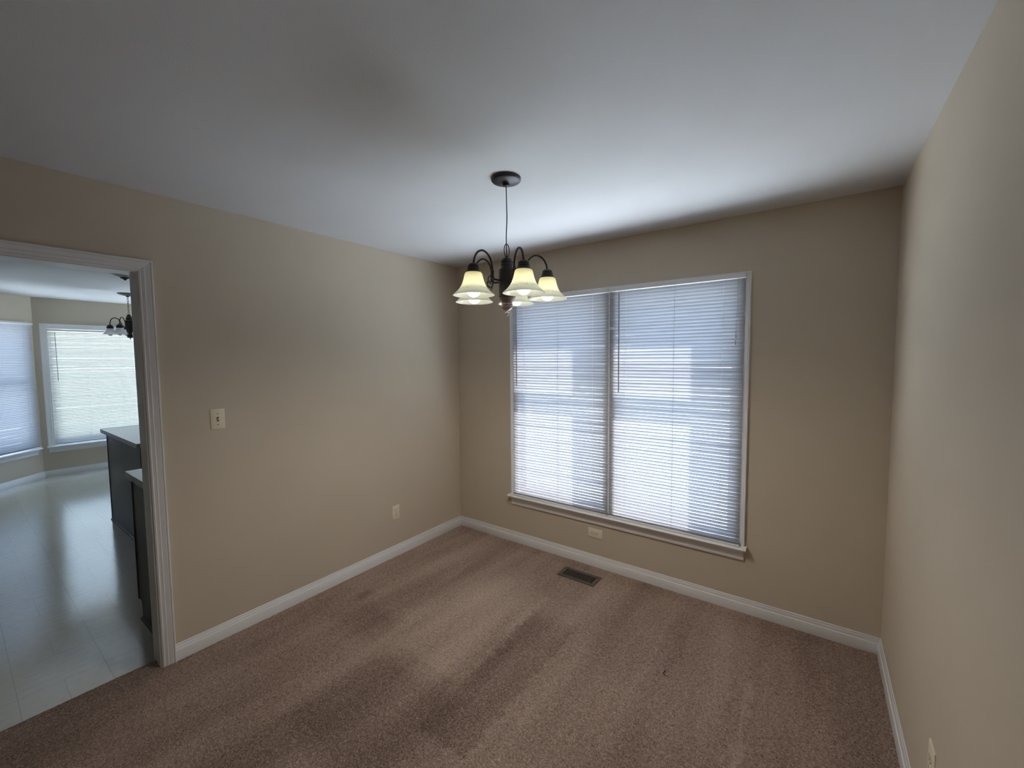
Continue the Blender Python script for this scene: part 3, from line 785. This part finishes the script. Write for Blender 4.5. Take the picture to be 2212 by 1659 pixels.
def counter(name, x0, x1, y0, y1, z0, z1, label):
    r = empty(name, ((x0 + x1) / 2, (y0 + y1) / 2, z0)); tag(r, label, 'countertop', 'pale kitchen countertops')
    MB().box(*rel(r, (x0, x1, y0, y1, z1 - 0.003, z1))).build('laminate_top', M['counter'], r, bevel=0.001)
    MB().box(*rel(r, (x0 + 0.0005, x1 - 0.0005, y0 + 0.0005, y1 - 0.0005, z0, z1 - 0.003))).build('edge_band', M['counter_edge'], r)
    return r
counter('countertop', -0.742, -WT - 0.002, -2.235, -1.2, 0.875, 0.915, 'pale laminate countertop on the cabinet just inside the doorway')

pn = empty('peninsula_cabinet', (-2.42, -1.62, KF)); tag(pn, 'dark brown peninsula cabinet with panelled side, farther into the kitchen', 'cabinet', 'dark brown kitchen cabinets')
MB().box(*rel(pn, (-3.015, -1.815, -1.925, -1.31, KF, 0.879))).build('carcass', M['wood'], pn)
MB().box(*rel(pn, (-3.022, -1.815, -1.931, -1.9255, KF, 0.879))).build('side_panel', M['wood'], pn)
for x0 in (-3.024, -1.838):
    MB().box(*rel(pn, (x0, x0 + 0.022, -1.9345, -1.9315, KF + 0.012, 0.879))).build('corner_batten', M['wood_dark'], pn)
MB().sweep([[(x + 2.42, -1.9313 - d + 1.62, h * 1.3) for d, h in qr] for x in (-3.024, -1.815)]).build('shoe_moulding', M['wood'], pn)
counter('countertop', -3.120, -1.79, -1.960, -1.27, 0.880, 0.918, 'pale laminate countertop on the peninsula in front of the bay window')

# ------------------------------------------------------------------ kitchen chandelier (unlit)
kc = empty('chandelier', (-4.59, -1.384, 1.95)); tag(kc, 'unlit dark chandelier with frosted white shades, hanging on a chain in the kitchen', 'chandelier')
kz = lambda z: z - 1.95
MB().lathe([(0.001, kz(KH)), (0.100, kz(KH)), (0.101, kz(KH - 0.006)), (0.080, kz(KH - 0.016)), (0.045, kz(KH - 0.027)), (0.018, kz(KH - 0.034)), (0.016, kz(KH - 0.044)), (0.001, kz(KH - 0.046))], n=40, cap0=False, cap1=False).build('canopy', M['bronze'], kc, smooth=35)
c = MB()
nl = 8; z0, z1 = KH - 0.040, 2.215; lh = (z0 - z1) / nl
for k in range(nl):
    zc = z0 - (k + 0.5) * lh; a = R(20) + (PI / 2 if k % 2 else 0)
    c.tube([(0.009 * math.cos(t) * math.cos(a), 0.009 * math.cos(t) * math.sin(a), kz(zc) + lh * 0.60 * math.sin(t)) for t in [2 * PI * j / 16 for j in range(16)]], 0.0022, 6, closed=True)
c.build('chain', M['bronze'], kc, smooth=60)
MB().lathe([(0.001, kz(2.218)), (0.012, kz(2.214)), (0.022, kz(2.206)), (0.018, kz(2.196)), (0.026, kz(2.186)), (0.034, kz(2.160)), (0.034, kz(2.140)), (0.046, kz(2.132)), (0.046, kz(2.120)), (0.045, kz(2.060)), (0.038, kz(2.010)), (0.026, kz(1.970)),
            (0.022, kz(1.962)), (0.034, kz(1.956)), (0.034, kz(1.950)), (0.030, kz(1.946)), (0.029, kz(1.912)), (0.024, kz(1.908)), (0.006, kz(1.906)), (0.005, kz(1.890)), (0.001, kz(1.888))], n=32).build('body', M['bronze'], kc, smooth=35)
KARM = [(0.040, 2.050), (0.060, 2.058), (0.078, 2.090), (0.095, 2.130), (0.118, 2.158), (0.146, 2.164), (0.172, 2.146), (0.186, 2.112), (0.190, 2.072)]
KSH = [(0.026, 0.078), (0.031, 0.074), (0.036, 0.060), (0.043, 0.044), (0.055, 0.026), (0.068, 0.010), (0.078, 0.000)]
kprof = KSH + [(r - 0.003, z) for r, z in reversed(KSH)]
for k in range(5):
    az = R(-101.5 - 11 + 72 * k)
    ax, ay = 0.19 * math.cos(az), 0.19 * math.sin(az)
    arm = MB().tube(arc_smooth(polar(az, [(r, kz(z)) for r, z in KARM]), 4), 0.0055, 8).build('arm', M['bronze'], kc, smooth=50)
    sp = [(0.046 + 0.016 + 0.016 * math.cos(t), 2.045 - 0.012 + 0.014 * math.sin(t)) for t in [R(120 - 26 * j) for j in range(12)]]
    MB().tube(polar(az, [(r, kz(z)) for r, z in sp]), 0.0028, 6).build('scroll', M['bronze'], arm, smooth=60)
    MB().lathe([(0.001, kz(2.076)), (0.010, kz(2.076)), (0.024, kz(2.066)), (0.033, kz(2.050)), (0.036, kz(2.034)), (0.033, kz(2.026)), (0.020, kz(2.022))], (ax, ay, 0), 24).build('socket_cup', M['bronze'], arm, smooth=35)
    MB().lathe(kprof, (ax, ay, 0), 32, ring=True).build('lamp_shade', M['frosted'], kc, smooth=60)
    MB().sphere((ax, ay, 0.008), 0.029, 18, 10).build('bulb', M['bulb_off'], kc, smooth=80)

# ------------------------------------------------------------------ flush ceiling light
fl = empty('ceiling_light', (-2.52, -1.815, KH - 0.13)); tag(fl, 'frosted bowl ceiling light with dark finial, partly hidden by the doorway head', 'ceiling light')
MB().lathe([(0.001, 0.130), (0.115, 0.130), (0.118, 0.122), (0.110, 0.112), (0.001, 0.112)], n=40, cap0=False, cap1=False).build('ceiling_plate', M['bronze'], fl, smooth=35)
bowl = [(0.170, 0.104), (0.165, 0.098), (0.140, 0.080), (0.105, 0.058), (0.070, 0.040), (0.040, 0.028), (0.014, 0.022)]
MB().lathe(bowl + [(r - 0.002, z + 0.004) for r, z in reversed(bowl)], (0, 0, 0), 48, ring=True).build('glass_bowl', M['frosted'], fl, smooth=60)
MB().lathe([(0.001, 0.112), (0.006, 0.112), (0.006, 0.030), (0.020, 0.024), (0.034, 0.022), (0.034, 0.018), (0.020, 0.012), (0.012, 0.006), (0.008, 0.004), (0.006, 0.0), (0.001, -0.002)], n=28).build('finial', M['bronze'], fl, smooth=40)
